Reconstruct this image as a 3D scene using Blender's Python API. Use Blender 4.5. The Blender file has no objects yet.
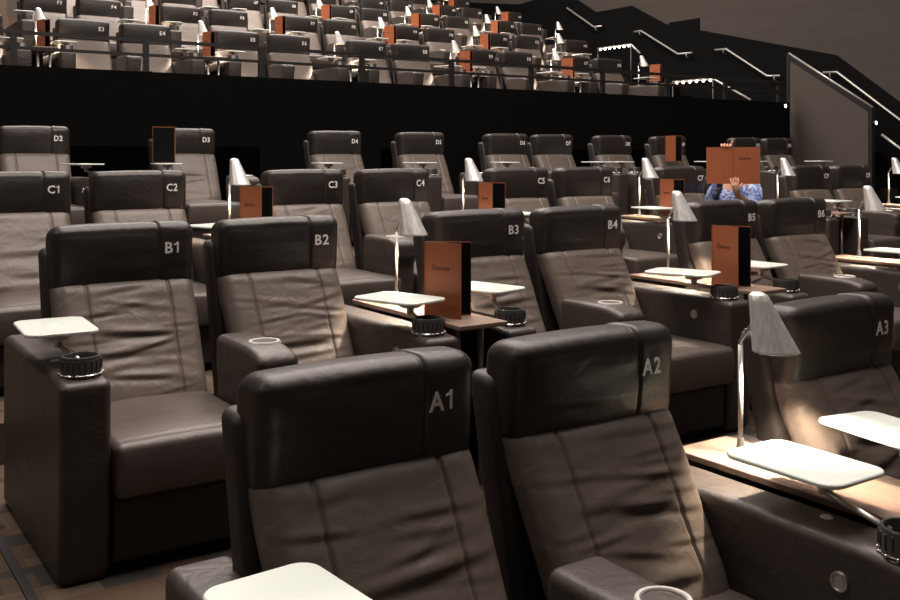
import bpy, bmesh, math, random
import numpy as np
from mathutils import Vector, Matrix, Euler

# ---------------------------------------------------------------- camera, world, lights, exposure
SC = bpy.context.scene
COL = SC.collection
EYE = 1.594
F_PX = 986.4
cam_d = bpy.data.cameras.new('camera'); cam = bpy.data.objects.new('camera', cam_d); COL.objects.link(cam)
SC.camera = cam
cam_d.sensor_width = 36.0
cam_d.lens = 36.0 * F_PX / 900.0
cam_d.shift_y = -(300 - 156.6) / 900.0
cam_d.clip_start = 0.05; cam_d.clip_end = 200
YAW = -math.atan2(1465.6 - 0, F_PX)                       # rows recede to the right
# forward = (uz, ux)  in (row direction x, depth y)
cam.location = (0, 0, EYE)
cam.rotation_euler = (math.pi / 2, 0, -math.atan2(F_PX, 1465.6))

SC.view_settings.view_transform = 'Standard'
SC.view_settings.look = 'None'
SC.view_settings.gamma = 1.0
SC.view_settings.use_curve_mapping = False
SC.view_settings.exposure = 0.0

world = bpy.data.worlds.new('world'); SC.world = world; world.use_nodes = True
bg = world.node_tree.nodes['Background']
bg.inputs[0].default_value = (1.0, 0.90, 0.82, 1); bg.inputs[1].default_value = 0.03

def area(name, loc, target, sx, sy, watt, col=(1, .86, .74)):
    l = bpy.data.lights.new(name, 'AREA'); l.shape = 'RECTANGLE'; l.size = sx; l.size_y = sy
    l.energy = watt; l.color = col
    o = bpy.data.objects.new(name, l); COL.objects.link(o); o.location = loc
    d = Vector(target) - Vector(loc)
    o.rotation_euler = d.to_track_quat('-Z', 'Y').to_euler()
    return o
# house lights in the ceiling, plus an added fill by the stairs: the upper tiers are brighter lit than the front rows
area('house_fill_light', (5.5, 14.0, 10.2), (5.5, 15.5, 3.0), 11, 6, 2500, (1, .88, .80))
area('house_fill_light', (3.5, 3.9, 7.4), (3.5, 3.9, 0.5), 8, 5.4, 940, (1, .88, .80))
area('house_fill_light', (-3.5, 5.0, 5.6), (0.8, 4.0, 0.6), 2, 2, 60)
area('house_fill_light', (11.0, 6.0, 8.5), (13.5, 11.0, 2.0), 4, 3, 150, (1, .88, .8))  # unseen fill, added to brighten the handrails and stair side

LAMP_W = 120.0

# ---------------------------------------------------------------- materials
def new_mat(name):
    m = bpy.data.materials.new(name); m.use_nodes = True
    nt = m.node_tree; b = nt.nodes['Principled BSDF']
    return m, nt, b
def simple(name, col, rough=.5, metal=0, spec=None, noise=0, nscale=40, bump=0, bscale=200):
    m, nt, b = new_mat(name)
    b.inputs['Base Color'].default_value = (*col, 1); b.inputs['Roughness'].default_value = rough
    b.inputs['Metallic'].default_value = metal
    if spec is not None: b.inputs['Specular IOR Level'].default_value = spec
    tc = nt.nodes.new('ShaderNodeTexCoord')
    if noise:
        n = nt.nodes.new('ShaderNodeTexNoise'); n.inputs['Scale'].default_value = nscale; n.inputs['Detail'].default_value = 5
        nt.links.new(tc.outputs['Object'], n.inputs['Vector'])
        mx = nt.nodes.new('ShaderNodeMix'); mx.data_type = 'RGBA'
        mx.inputs[6].default_value = (*[c * (1 - noise) for c in col], 1)
        mx.inputs[7].default_value = (*[min(1, c * (1 + noise)) for c in col], 1)
        nt.links.new(n.outputs['Fac'], mx.inputs[0]); nt.links.new(mx.outputs[2], b.inputs['Base Color'])
    if bump:
        n2 = nt.nodes.new('ShaderNodeTexNoise'); n2.inputs['Scale'].default_value = bscale; n2.inputs['Detail'].default_value = 3
        nt.links.new(tc.outputs['Object'], n2.inputs['Vector'])
        bp = nt.nodes.new('ShaderNodeBump'); bp.inputs['Strength'].default_value = bump; bp.inputs['Distance'].default_value = .002
        nt.links.new(n2.outputs['Fac'], bp.inputs['Height']); nt.links.new(bp.outputs['Normal'], b.inputs['Normal'])
    return m

LEA = (.048, .038, .033)
def leather(name, col=LEA, rough=.43, seams=(), stitch=(.16, .12, .09), crease=.35, spec=.5):
    """dark leather: fine grain, soft creases; seams = list of x positions with stitching on the cushion"""
    m, nt, b = new_mat(name)
    L = nt.links.new; N = nt.nodes.new
    b.inputs['Specular IOR Level'].default_value = spec
    tc = N('ShaderNodeTexCoord')
    n = N('ShaderNodeTexNoise'); n.inputs['Scale'].default_value = 9; n.inputs['Detail'].default_value = 6
    L(tc.outputs['Object'], n.inputs['Vector'])
    mx = N('ShaderNodeMix'); mx.data_type = 'RGBA'
    mx.inputs[6].default_value = (*[c * .82 for c in col], 1); mx.inputs[7].default_value = (*[c * 1.18 for c in col], 1)
    L(n.outputs['Fac'], mx.inputs[0])
    out = mx.outputs[2]
    if seams:
        sx = N('ShaderNodeSeparateXYZ'); L(tc.outputs['Object'], sx.inputs[0])
        ab = N('ShaderNodeMath'); ab.operation = 'ABSOLUTE'; L(sx.outputs['X'], ab.inputs[0])
        s1 = N('ShaderNodeMath'); s1.operation = 'SUBTRACT'; L(ab.outputs[0], s1.inputs[0]); s1.inputs[1].default_value = seams[0] - .007
        a2 = N('ShaderNodeMath'); a2.operation = 'ABSOLUTE'; L(s1.outputs[0], a2.inputs[0])
        lt = N('ShaderNodeMath'); lt.operation = 'LESS_THAN'; L(a2.outputs[0], lt.inputs[0]); lt.inputs[1].default_value = .0016
        mz = N('ShaderNodeMath'); mz.operation = 'MULTIPLY'; L(sx.outputs['Z'], mz.inputs[0]); mz.inputs[1].default_value = 90
        fr = N('ShaderNodeMath'); fr.operation = 'FRACT'; L(mz.outputs[0], fr.inputs[0])
        l2 = N('ShaderNodeMath'); l2.operation = 'LESS_THAN'; L(fr.outputs[0], l2.inputs[0]); l2.inputs[1].default_value = .7
        mm = N('ShaderNodeMath'); mm.operation = 'MULTIPLY'; L(lt.outputs[0], mm.inputs[0]); L(l2.outputs[0], mm.inputs[1])
        m2 = N('ShaderNodeMix'); m2.data_type = 'RGBA'; L(mm.outputs[0], m2.inputs[0]); L(out, m2.inputs[6])
        m2.inputs[7].default_value = (*stitch, 1); out = m2.outputs[2]
    L(out, b.inputs['Base Color'])
    v = N('ShaderNodeTexVoronoi'); v.inputs['Scale'].default_value = 420; L(tc.outputs['Object'], v.inputs['Vector'])
    c = N('ShaderNodeTexNoise'); c.inputs['Scale'].default_value = 14; c.inputs['Detail'].default_value = 7; c.inputs['Distortion'].default_value = 1.2
    L(tc.outputs['Object'], c.inputs['Vector'])
    b1 = N('ShaderNodeBump'); b1.inputs['Strength'].default_value = .12; b1.inputs['Distance'].default_value = .001
    L(v.outputs['Distance'], b1.inputs['Height'])
    b2 = N('ShaderNodeBump'); b2.inputs['Strength'].default_value = crease; b2.inputs['Distance'].default_value = .012
    L(c.outputs['Fac'], b2.inputs['Height']); L(b1.outputs['Normal'], b2.inputs['Normal']); L(b2.outputs['Normal'], b.inputs['Normal'])
    r = N('ShaderNodeMapRange'); L(c.outputs['Fac'], r.inputs['Value']); r.inputs['To Min'].default_value = rough - .07; r.inputs['To Max'].default_value = rough + .1
    L(r.outputs['Result'], b.inputs['Roughness'])
    return m

M = {}
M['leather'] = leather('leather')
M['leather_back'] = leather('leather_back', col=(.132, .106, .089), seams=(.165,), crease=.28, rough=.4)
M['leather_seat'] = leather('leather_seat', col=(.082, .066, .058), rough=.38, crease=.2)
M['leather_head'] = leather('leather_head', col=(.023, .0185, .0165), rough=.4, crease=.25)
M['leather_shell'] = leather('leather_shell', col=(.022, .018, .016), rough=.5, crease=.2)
M['dark_base'] = simple('dark_base', (.012, .010, .010), .7)
M['piping'] = simple('piping', (.03, .024, .02), .5)
M['white_print'] = simple('white_print', (.95, .93, .90), .5)
M['tray'] = simple('tray', (.78, .85, .80), .22, spec=.6)
M['plastic_black'] = simple('plastic_black', (.07, .068, .066), .3, .5)
M['chrome'] = simple('chrome', (.75, .72, .68), .18, 1.0)
M['steel'] = simple('steel', (.62, .60, .57), .32, .9)
M['ring_white'] = simple('ring_white', (.78, .76, .72), .3, .3)
M['cup_inside'] = simple('cup_inside', (.25, .24, .23), .4, .6)
def brushed(name, col, rough, metal, fz=2.0):
    m, nt, b = new_mat(name); L = nt.links.new; N = nt.nodes.new
    b.inputs['Base Color'].default_value = (*col, 1); b.inputs['Metallic'].default_value = metal
    tc = N('ShaderNodeTexCoord'); mp = N('ShaderNodeMapping'); mp.inputs['Scale'].default_value = (75, 75, fz)
    L(tc.outputs['Object'], mp.inputs[0]); n = N('ShaderNodeTexNoise'); n.inputs['Scale'].default_value = 1; n.inputs['Detail'].default_value = 4
    L(mp.outputs[0], n.inputs['Vector'])
    cm = N('ShaderNodeMix'); cm.data_type = 'RGBA'; cm.inputs[6].default_value = (*[c * .55 for c in col], 1); cm.inputs[7].default_value = (*[min(1, c * 1.3) for c in col], 1)
    L(n.outputs['Fac'], cm.inputs[0]); L(cm.outputs[2], b.inputs['Base Color'])
    r = N('ShaderNodeMapRange'); L(n.outputs['Fac'], r.inputs['Value']); r.inputs['To Min'].default_value = rough - .12; r.inputs['To Max'].default_value = rough + .14
    L(r.outputs['Result'], b.inputs['Roughness'])
    bp = N('ShaderNodeBump'); bp.inputs['Strength'].default_value = .25; bp.inputs['Distance'].default_value = .001
    L(n.outputs['Fac'], bp.inputs['Height']); L(bp.outputs['Normal'], b.inputs['Normal'])
    return m
M['shade'] = brushed('brushed_shade', (.86, .83, .79), .36, .5)
M['shade_in'] = simple('shade_inside', (.85, .83, .78), .6)
mb, nt, b = new_mat('bulb_glow'); b.inputs['Base Color'].default_value = (1, .9, .8, 1)
b.inputs['Emission Color'].default_value = (1, .78, .55, 1); b.inputs['Emission Strength'].default_value = 9; M['bulb'] = mb
mb, nt, b = new_mat('led_glow'); b.inputs['Base Color'].default_value = (1, .9, .85, 1)
b.inputs['Emission Color'].default_value = (1, .84, .74, 1); b.inputs['Emission Strength'].default_value = 7; M['led'] = mb
M['menu_cover'] = simple('menu_cover', (.29, .085, .034), .45, noise=.12, nscale=60, bump=.2, bscale=500)
M['menu_edge'] = simple('menu_edge', (.22, .06, .03), .5)
M['menu_inside'] = simple('menu_inside', (.003, .003, .004), .8, spec=.1)
M['ink'] = simple('menu_ink', (.05, .018, .012), .5)
M['recess'] = simple('recess_shade', (.0008, .0008, .0009), .95, spec=.02)  # near-black colour standing in for the shade inside wall recesses
M['black_wall'] = simple('black_wall', (.0032, .0031, .0033), .9, spec=.08, noise=.3, nscale=6)
M['black_wains'] = simple('black_wainscot', (.0035, .0035, .0038), .85, spec=.1, noise=.3, nscale=4)
M['rail_black'] = simple('rail_black', (.018, .017, .017), .38)
M['rail_steel'] = simple('rail_steel', (.52, .50, .47), .35, .45)
M['skin'] = simple('skin', (.62, .33, .22), .5)
M['hair'] = simple('hair', (.05, .03, .02), .6)
M['trousers'] = simple('trousers', (.03, .035, .05), .8)

def fabric(name, c1, c2, sc=(3, 3, 90)):
    m, nt, b = new_mat(name); L = nt.links.new; N = nt.nodes.new
    b.inputs['Roughness'].default_value = .95; b.inputs['Specular IOR Level'].default_value = .1
    tc = N('ShaderNodeTexCoord'); mp = N('ShaderNodeMapping'); mp.inputs['Scale'].default_value = sc; L(tc.outputs['Object'], mp.inputs[0])
    n = N('ShaderNodeTexNoise'); n.inputs['Scale'].default_value = 1; n.inputs['Detail'].default_value = 4; L(mp.outputs[0], n.inputs['Vector'])
    mx = N('ShaderNodeMix'); mx.data_type = 'RGBA'; mx.inputs[6].default_value = (*c1, 1); mx.inputs[7].default_value = (*c2, 1)
    L(n.outputs['Fac'], mx.inputs[0]); L(mx.outputs[2], b.inputs['Base Color'])
    return m
M['wall_fabric'] = fabric('wall_fabric', (.058, .051, .045), (.078, .069, .062), (1.5, 1.5, 12))
M['panel_fabric'] = fabric('panel_fabric', (.068, .058, .051), (.098, .083, .074), (2, 6, 60))
def wood():
    m, nt, b = new_mat('console_wood'); L = nt.links.new; N = nt.nodes.new
    b.inputs['Roughness'].default_value = .42
    tc = N('ShaderNodeTexCoord'); mp = N('ShaderNodeMapping'); mp.inputs['Scale'].default_value = (60, 3, 10); L(tc.outputs['Object'], mp.inputs[0])
    n = N('ShaderNodeTexNoise'); n.inputs['Scale'].default_value = 1; n.inputs['Detail'].default_value = 6; L(mp.outputs[0], n.inputs['Vector'])
    mx = N('ShaderNodeMix'); mx.data_type = 'RGBA'; mx.inputs[6].default_value = (.16, .105, .08, 1); mx.inputs[7].default_value = (.30, .21, .16, 1)
    L(n.outputs['Fac'], mx.inputs[0]); L(mx.outputs[2], b.inputs['Base Color'])
    return m
M['wood'] = wood()
def carpet():
    m, nt, b = new_mat('carpet'); L = nt.links.new; N = nt.nodes.new
    b.inputs['Roughness'].default_value = 1; b.inputs['Specular IOR Level'].default_value = .05
    tc = N('ShaderNodeTexCoord')
    br = N('ShaderNodeTexBrick'); br.inputs['Scale'].default_value = 1; L(tc.outputs['Object'], br.inputs['Vector'])
    br.inputs['Brick Width'].default_value = .26; br.inputs['Row Height'].default_value = .13; br.inputs['Mortar Size'].default_value = 0
    br.inputs['Color1'].default_value = (0, 0, 0, 1); br.inputs['Color2'].default_value = (1, 1, 1, 1); br.offset = .37
    b2 = N('ShaderNodeTexBrick'); b2.inputs['Scale'].default_value = 1; L(tc.outputs['Object'], b2.inputs['Vector'])
    b2.inputs['Brick Width'].default_value = .17; b2.inputs['Row Height'].default_value = .21; b2.inputs['Mortar Size'].default_value = 0
    b2.inputs['Color1'].default_value = (0, 0, 0, 1); b2.inputs['Color2'].default_value = (1, 1, 1, 1); b2.offset = .61
    ad = N('ShaderNodeMix'); ad.data_type = 'RGBA'; ad.inputs[0].default_value = .5; L(br.outputs['Color'], ad.inputs[6]); L(b2.outputs['Color'], ad.inputs[7])
    cr = N('ShaderNodeValToRGB'); cr.color_ramp.interpolation = 'CONSTANT'
    e = cr.color_ramp.elements; e[0].position = 0; e[0].color = (.075, .06, .05, 1); e[1].position = .3; e[1].color = (.15, .10, .07, 1)
    x = e.new(.45); x.color = (.14, .105, .08, 1)
    x = e.new(.58); x.color = (.085, .078, .072, 1)
    x = e.new(.72); x.color = (.18, .13, .095, 1)
    L(ad.outputs[2], cr.inputs[0])
    n = N('ShaderNodeTexNoise'); n.inputs['Scale'].default_value = 260; n.inputs['Detail'].default_value = 2; L(tc.outputs['Object'], n.inputs['Vector'])
    mx = N('ShaderNodeMix'); mx.data_type = 'RGBA'; mx.blend_type = 'MULTIPLY'; mx.inputs[0].default_value = .5
    L(cr.outputs[0], mx.inputs[6]); L(n.outputs['Color'], mx.inputs[7]); L(mx.outputs[2], b.inputs['Base Color'])
    bp = N('ShaderNodeBump'); bp.inputs['Strength'].default_value = .6; bp.inputs['Distance'].default_value = .004
    L(n.outputs['Fac'], bp.inputs['Height']); L(bp.outputs['Normal'], b.inputs['Normal'])
    return m
M['carpet'] = carpet()
def shirt():
    m, nt, b = new_mat('shirt_blue'); L = nt.links.new; N = nt.nodes.new
    b.inputs['Roughness'].default_value = .9
    tc = N('ShaderNodeTexCoord'); n = N('ShaderNodeTexNoise'); n.inputs['Scale'].default_value = 16; n.inputs['Detail'].default_value = 3; n.inputs['Distortion'].default_value = 1.5
    L(tc.outputs['Object'], n.inputs['Vector'])
    cr = N('ShaderNodeValToRGB'); e = cr.color_ramp.elements
    e[0].position = .40; e[0].color = (.05, .09, .26, 1); e[1].position = .60; e[1].color = (.50, .57, .75, 1)
    x = e.new(.5); x.color = (.20, .28, .52, 1)
    L(n.outputs['Fac'], cr.inputs[0]); L(cr.outputs[0], b.inputs['Base Color'])
    return m
M['shirt'] = shirt()

# ---------------------------------------------------------------- mesh helpers
class MB:
    def __init__(s): s.v = []; s.f = []; s.m = []
    def add(s, V, Fc, mi=0):
        o = len(s.v); s.v += [tuple(p) for p in V]; s.f += [tuple(i + o for i in f) for f in Fc]; s.m += [mi] * len(Fc); return s
    def mesh(s, name, mats, smooth=True, angle=None):
        me = bpy.data.meshes.new(name); me.from_pydata(s.v, [], s.f)
        for m in mats: me.materials.append(M[m] if isinstance(m, str) else m)
        me.polygons.foreach_set('material_index', s.m)
        me.polygons.foreach_set('use_smooth', [smooth] * len(s.f))
        bm = bmesh.new(); bm.from_mesh(me); bmesh.ops.recalc_face_normals(bm, faces=bm.faces)
        if angle is not None:
            a = math.radians(angle)
            for e in bm.edges:
                if len(e.link_faces) == 2 and e.calc_face_angle(0) > a: e.smooth = False
        bm.to_mesh(me); bm.free(); me.update(); return me

def coords(h, r, k, inner):
    r = min(r, h * .999)
    edge = [-h + r - r * math.tan(math.radians(45 * (1 - i / k))) for i in range(k)]
    inn = sorted(set(list(inner) if not isinstance(inner, int) else list(np.linspace(-(h - r), h - r, inner + 1))))
    inn = [x for x in inn if -(h - r) - 1e-9 <= x <= h - r + 1e-9]
    if not inn or inn[0] > -(h - r) + 1e-6: inn = [-(h - r)] + inn
    if inn[-1] < h - r - 1e-6: inn.append(h - r)
    return edge + inn + [-x for x in reversed(edge)]

def rbox(hx, hy, hz, r, n=(1, 1, 1), k=3, c=(0, 0, 0), deform=None):
    X = coords(hx, r, k, n[0]); Y = coords(hy, r, k, n[1]); Z = coords(hz, r, k, n[2])
    hs = np.array([hx, hy, hz]); idx = {}; V = []; Fc = []
    A = (X, Y, Z); N = [len(a) - 1 for a in A]
    def vid(i, j, l):
        key = (i, j, l)
        if key not in idx: idx[key] = len(V); V.append((X[i], Y[j], Z[l]))
        return idx[key]
    for i in range(N[0]):
        for j in range(N[1]):
            Fc.append((vid(i, j, 0), vid(i, j + 1, 0), vid(i + 1, j + 1, 0), vid(i + 1, j, 0)))
            Fc.append((vid(i, j, N[2]), vid(i + 1, j, N[2]), vid(i + 1, j + 1, N[2]), vid(i, j + 1, N[2])))
    for i in range(N[0]):
        for l in range(N[2]):
            Fc.append((vid(i, 0, l), vid(i + 1, 0, l), vid(i + 1, 0, l + 1), vid(i, 0, l + 1)))
            Fc.append((vid(i, N[1], l), vid(i, N[1], l + 1), vid(i + 1, N[1], l + 1), vid(i + 1, N[1], l)))
    for j in range(N[1]):
        for l in range(N[2]):
            Fc.append((vid(0, j, l), vid(0, j, l + 1), vid(0, j + 1, l + 1), vid(0, j + 1, l)))
            Fc.append((vid(N[0], j, l), vid(N[0], j + 1, l), vid(N[0], j + 1, l + 1), vid(N[0], j, l + 1)))
    P = np.array(V); rr = np.minimum(r, hs * .999)
    inner = np.clip(P, -(hs - rr), hs - rr); d = P - inner
    ln = np.linalg.norm(d / rr, axis=1, keepdims=True); ln[ln == 0] = 1
    Q = inner + d / ln
    if deform: Q = deform(Q.copy(), hs)
    Q = Q + np.array(c)
    return Q.tolist(), Fc

def lathe(prof, seg=24, c=(0, 0, 0), close_bottom=False, close_top=False, shift=None):
    V = []; Fc = []
    for (r, z) in prof:
        for i in range(seg):
            a = 2 * math.pi * i / seg; p = [c[0] + r * math.cos(a), c[1] + r * math.sin(a), c[2] + z]
            if shift: q = shift(z); p[0] += q[0]; p[1] += q[1]
            V.append(p)
    for k in range(len(prof) - 1):
        for i in range(seg):
            j = (i + 1) % seg; Fc.append((k * seg + i, k * seg + j, (k + 1) * seg + j, (k + 1) * seg + i))
    if close_bottom: Fc.append(tuple(range(seg)))
    if close_top: Fc.append(tuple((len(prof) - 1) * seg + i for i in range(seg)))
    return V, Fc

def tube(pts, r, seg=8, cap=True):
    pts = [Vector(p) for p in pts]; V = []; Fc = []; prev = None
    for i, p in enumerate(pts):
        if i == 0: d = (pts[1] - p).normalized()
        elif i == len(pts) - 1: d = (p - pts[i - 1]).normalized()
        else: d = ((p - pts[i - 1]).normalized() + (pts[i + 1] - p).normalized()).normalized()
        if prev is None:
            u = d.orthogonal().normalized()
        else:
            u = (prev - d * prev.dot(d)).normalized()
        prev = u; w = d.cross(u)
        rr = r[i] if isinstance(r, (list, tuple)) else r
        for s in range(seg):
            a = 2 * math.pi * s / seg; V.append(tuple(p + (u * math.cos(a) + w * math.sin(a)) * rr))
    for k in range(len(pts) - 1):
        for s in range(seg):
            t = (s + 1) % seg; Fc.append((k * seg + s, k * seg + t, (k + 1) * seg + t, (k + 1) * seg + s))
    if cap: Fc.append(tuple(range(seg))); Fc.append(tuple((len(pts) - 1) * seg + s for s in range(seg)))
    return V, Fc

def box(x0, x1, y0, y1, z0, z1):
    V = [(x, y, z) for z in (z0, z1) for y in (y0, y1) for x in (x0, x1)]
    return V, [(0, 2, 3, 1), (4, 5, 7, 6), (0, 1, 5, 4), (2, 6, 7, 3), (0, 4, 6, 2), (1, 3, 7, 5)]

def prism_x(poly, x0, x1):
    """polygon of (y, z) extruded along x"""
    n = len(poly); V = [(x0, y, z) for y, z in poly] + [(x1, y, z) for y, z in poly]
    return V, [tuple(range(n)), tuple(range(2 * n - 1, n - 1, -1))] + [(i, (i + 1) % n, n + (i + 1) % n, n + i) for i in range(n)]

def rrect(w, d, r, z0, z1, k=6, bev=.003):
    """rounded rectangular slab"""
    ring = []
    for cx, cy, a0 in ((w / 2 - r, d / 2 - r, 0), (-w / 2 + r, d / 2 - r, 90), (-w / 2 + r, -d / 2 + r, 180), (w / 2 - r, -d / 2 + r, 270)):
        for i in range(k + 1):
            a = math.radians(a0 + 90 * i / k); ring.append((cx + r * math.cos(a), cy + r * math.sin(a), math.cos(a), math.sin(a)))
    n = len(ring); V = []; Fc = []
    for z, off in ((z0, -bev), (z0 + bev, 0), (z1 - bev, 0), (z1, -bev)):
        V += [(x + off * cx, y + off * cy, z) for x, y, cx, cy in ring]
    for q in range(3):
        for i in range(n):
            j = (i + 1) % n; Fc.append((q * n + i, q * n + j, (q + 1) * n + j, (q + 1) * n + i))
    Fc.append(tuple(range(n))); Fc.append(tuple(3 * n + i for i in range(n)))
    return V, Fc

def ob(name, me, parent=None, loc=None, rot=None):
    o = bpy.data.objects.new(name, me); COL.objects.link(o)
    if parent: o.parent = parent
    if loc is not None: o.location = loc
    if rot is not None: o.rotation_euler = rot
    return o
def tag(o, label, cat, group=None, kind=None):
    if label: o['label'] = label
    if cat: o['category'] = cat
    if group: o['group'] = group
    if kind: o['kind'] = kind
    return o
def struct(name, mb, mats, smooth=False):
    o = ob(name, mb.mesh(name, mats, smooth)); o['kind'] = 'structure'; return o

# ---------------------------------------------------------------- tiers (label plane y, floor z) measured from the photograph
ROW = {'A': (2.00, 0.0), 'B': (4.09, .204), 'C': (6.11, .39), 'D': (9.0, .74),
       'E': (11.55, 2.03), 'F': (13.62, 2.60), 'G': (15.80, 3.20), 'H': (17.90, 3.78), 'I': (20.0, 4.36), 'J': (22.1, 4.94)}
X0 = {'A': 1.130, 'B': 1.152, 'C': 1.115}
SHIFT = {('A', 3): -.035, ('A', 4): -.035, ('B', 2): -.01, ('B', 3): -.04, ('B', 4): -.045, ('C', 3): -.01}
P, Q = .70, 1.13
def seat_x(row, n):
    return X0.get(row, .96) + ((n - 1) // 2) * (P + Q) + ((n - 1) % 2) * P + SHIFT.get((row, n), 0)

# ---------------------------------------------------------------- setting
def tier(name, y0, y1, x0, x1, ztop, zbot):
    mb = MB(); mb.add(*box(x0, x1, y0, y1, zbot, ztop)); return struct(name, mb, ['carpet'])
RIGHT = 15.0
tier('floor', -3.0, 2.72, -6, RIGHT, 0, -.2)
tier('floor_tier_b', 2.72, 4.82, -6, RIGHT, .204, -.2)
tier('floor_tier_c', 4.82, 7.40, -6, RIGHT, .39, -.2)
tier('floor_tier_d', 7.40, 10.30, -6, RIGHT, .74, -.2)
ys = [10.40, 12.45, 14.55, 16.70, 18.80, 20.90, 26.0]
for r, a, b_ in zip('EFGHIJ', ys[:-1], ys[1:]):
    tier('floor_tier_' + r.lower(), a, b_, -6, 13.85 if r in 'EFG' else 14.2, ROW[r][1], ROW[r][1] - .75)
# parapet wall between the lower and the upper tiers
mb = MB(); mb.add(*box(-6, 13.58, 10.25, 10.40, .74, 2.475)); struct('wall_parapet', mb, ['black_wall'])
mb = MB()
for a, b_ in ((2.0, 4.35), (5.9, 6.6), (8.9, 10.6)):
    mb.add(*box(a, b_, 10.225, 10.25, .76, 1.70))
struct('recess_slabs', mb, ['recess'])  # thin slabs on the wall face, their black paints the dark of recesses
mb = MB(); mb.add(*box(-6, RIGHT, 26.0, 26.2, 3, 12)); struct('wall_back', mb, ['black_wains'])
mb = MB(); mb.add(*box(RIGHT, RIGHT + .2, -3, 26.2, 0, 12)); struct('wall_right', mb, ['wall_fabric'])
mb = MB(); mb.add(*box(-6.2, -6, -3, 26.2, -.2, 12)); struct('wall_left', mb, ['wall_fabric'])
mb = MB(); mb.add(*box(-6.2, RIGHT + .2, -3, 26.2, 12, 12.2)); struct('ceiling', mb, ['black_wains'])
# black wainscot that steps up the side wall with the stairs
prof = [(-3, 0), (26, 0), (26, 6.4), (20.9, 5.60), (19.2, 5.34), (18.42, 5.38), (17.05, 5.17), (16.42, 4.81), (15.29, 4.81), (14.34, 4.32), (10.36, 3.34), (9.2, 2.48), (7.6, 1.6), (-3, 1.2)]
mb = MB(); mb.add(*prism_x(prof, RIGHT - .05, RIGHT)); struct('trim_2', mb, ['black_wains'])
mb = MB(); mb.add(*box(RIGHT - .045, RIGHT, 13.43, 14.22, 4.0, 4.33)); o = ob('wall_speaker', mb.mesh('wall_speaker', ['black_wains'], False))
tag(o, 'small flat black box on the side wall just above the dark wainscot', 'speaker')
# stairs by the side wall, from the lower tiers up
def stair(name, ya, yb, za, zb, n, x0=13.88, x1=RIGHT - .05):
    mb = MB(); dy = (yb - ya) / n; dz = (zb - za) / n
    for i in range(n):
        mb.add(*box(x0, x1, ya + i * dy, yb, za + i * dz - .02 if i else za - .2, za + (i + 1) * dz))
    return struct(name, mb, ['black_wains'])
stair('stair_flight', 8.25, 10.4, .74, 2.03, 7)
for r0, r1 in (('E', 'F'), ('F', 'G'), ('G', 'H')):
    y1 = ys['EFGHIJ'.index(r1)]
    stair('stair_flight', y1 - .95, y1, ROW[r0][1], ROW[r1][1], 3, 13.86)
    mb = MB(); mb.add(*box(13.86, RIGHT - .05, ys['EFGHIJ'.index(r0)], y1, ROW[r0][1] - .6, ROW[r0][1])); struct('stair_landing', mb, ['carpet'])
    mb = MB(); mb.add(*box(14.21, RIGHT - .05, 16.7, 26, 3.2, 3.78)); struct('stair_landing', mb, ['carpet'])
mb = MB(); mb.add(*box(13.86, RIGHT - .05, 14.55, 16.7, 2.6, 3.2)); 
# metal edge strip in the carpet at the left end of row B
mb = MB(); mb.add(*box(.625, .655, 2.73, 4.81, .2045, .212)); struct('trim_3', mb, ['dark_base'])

# ---------------------------------------------------------------- guard rail on the parapet
rail = ob('guard_rail', None); rail.location = (-2, 10.32, 2.475)
tag(rail, 'long black metal guard rail with two bars running along the parapet', 'railing')
mb = MB(); mb.add(*box(0, 15.5, -.02, .03, .315, .35)); ob('top_bar', mb.mesh('top_bar', ['rail_black'], False), rail)
mb = MB(); mb.add(*box(0, 15.5, -.012, .02, .165, .195)); ob('middle_bar', mb.mesh('middle_bar', ['rail_black'], False), rail)
mb = MB(); mb.add(*box(-.028, .028, -.02, .03, 0, .315)); mb.add(*box(-.05, .05, -.04, .05, 0, .012)); pm = mb.mesh('post', ['rail_black'], False)
for i in range(-2, 10):
    ob('post', pm, rail, (1.834 + 1.284 * i + 2, 0, 0))

# ---------------------------------------------------------------- beige guard panel by the stairs
gp = ob('stair_guard_panel', None); gp.location = (13.78, 9.6, .74)
tag(gp, 'beige fabric stair guard panel with black posts and steel rail on sloping top', 'guard panel')
def gz(y): return 2.304 + (y - 8.83) * .63 - .74
mb = MB(); mb.add(*prism_x([(8.96 - 9.6, 0), (10.38 - 9.6, 0), (10.38 - 9.6, gz(10.38) - .09), (8.96 - 9.6, gz(8.96) - .09)], -.03, .03))
ob('panel', mb.mesh('panel', ['panel_fabric'], False), gp)
mb = MB(); mb.add(*prism_x([(8.90 - 9.6, gz(8.90) - .10), (10.42 - 9.6, gz(10.42) - .10), (10.42 - 9.6, gz(10.42) - .012), (8.90 - 9.6, gz(8.90) - .012)], -.035, .035))
ob('top_frame', mb.mesh('top_frame', ['rail_black'], False), gp)
for y in (8.92, 10.41):
    mb = MB(); mb.add(*box(-.04, .04, y - 9.6 - .03, y - 9.6 + .03, 0, gz(y) - .02)); ob('post', mb.mesh('post', ['rail_black'], False), gp)
mb = MB(); mb.add(*tube([(0, 8.9 - 9.6, gz(8.9)), (0, 10.42 - 9.6, gz(10.42))], .017)); ob('handrail', mb.mesh('handrail', ['rail_steel']), gp)
def wall_light(x, y, z, label):
    r = ob('step_light', None); r.location = (x, y, z); tag(r, label, 'light', None)
    mb = MB(); V, Fc = lathe([(.0001, 0), (.045, 0), (.045, .02), (.03, .03)], 16)
    V = [(a, -c, b_) for a, b_, c in V]; mb.add(V, Fc); ob('housing', mb.mesh('housing', ['rail_black']), r)
    mb = MB(); V, Fc = lathe([(.0001, .036), (.022, .034), (.028, .028)], 16, )
    V = [(a, -c, b_) for a, b_, c in V]; mb.add(V, Fc); ob('lens', mb.mesh('lens', ['led']), r)
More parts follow.
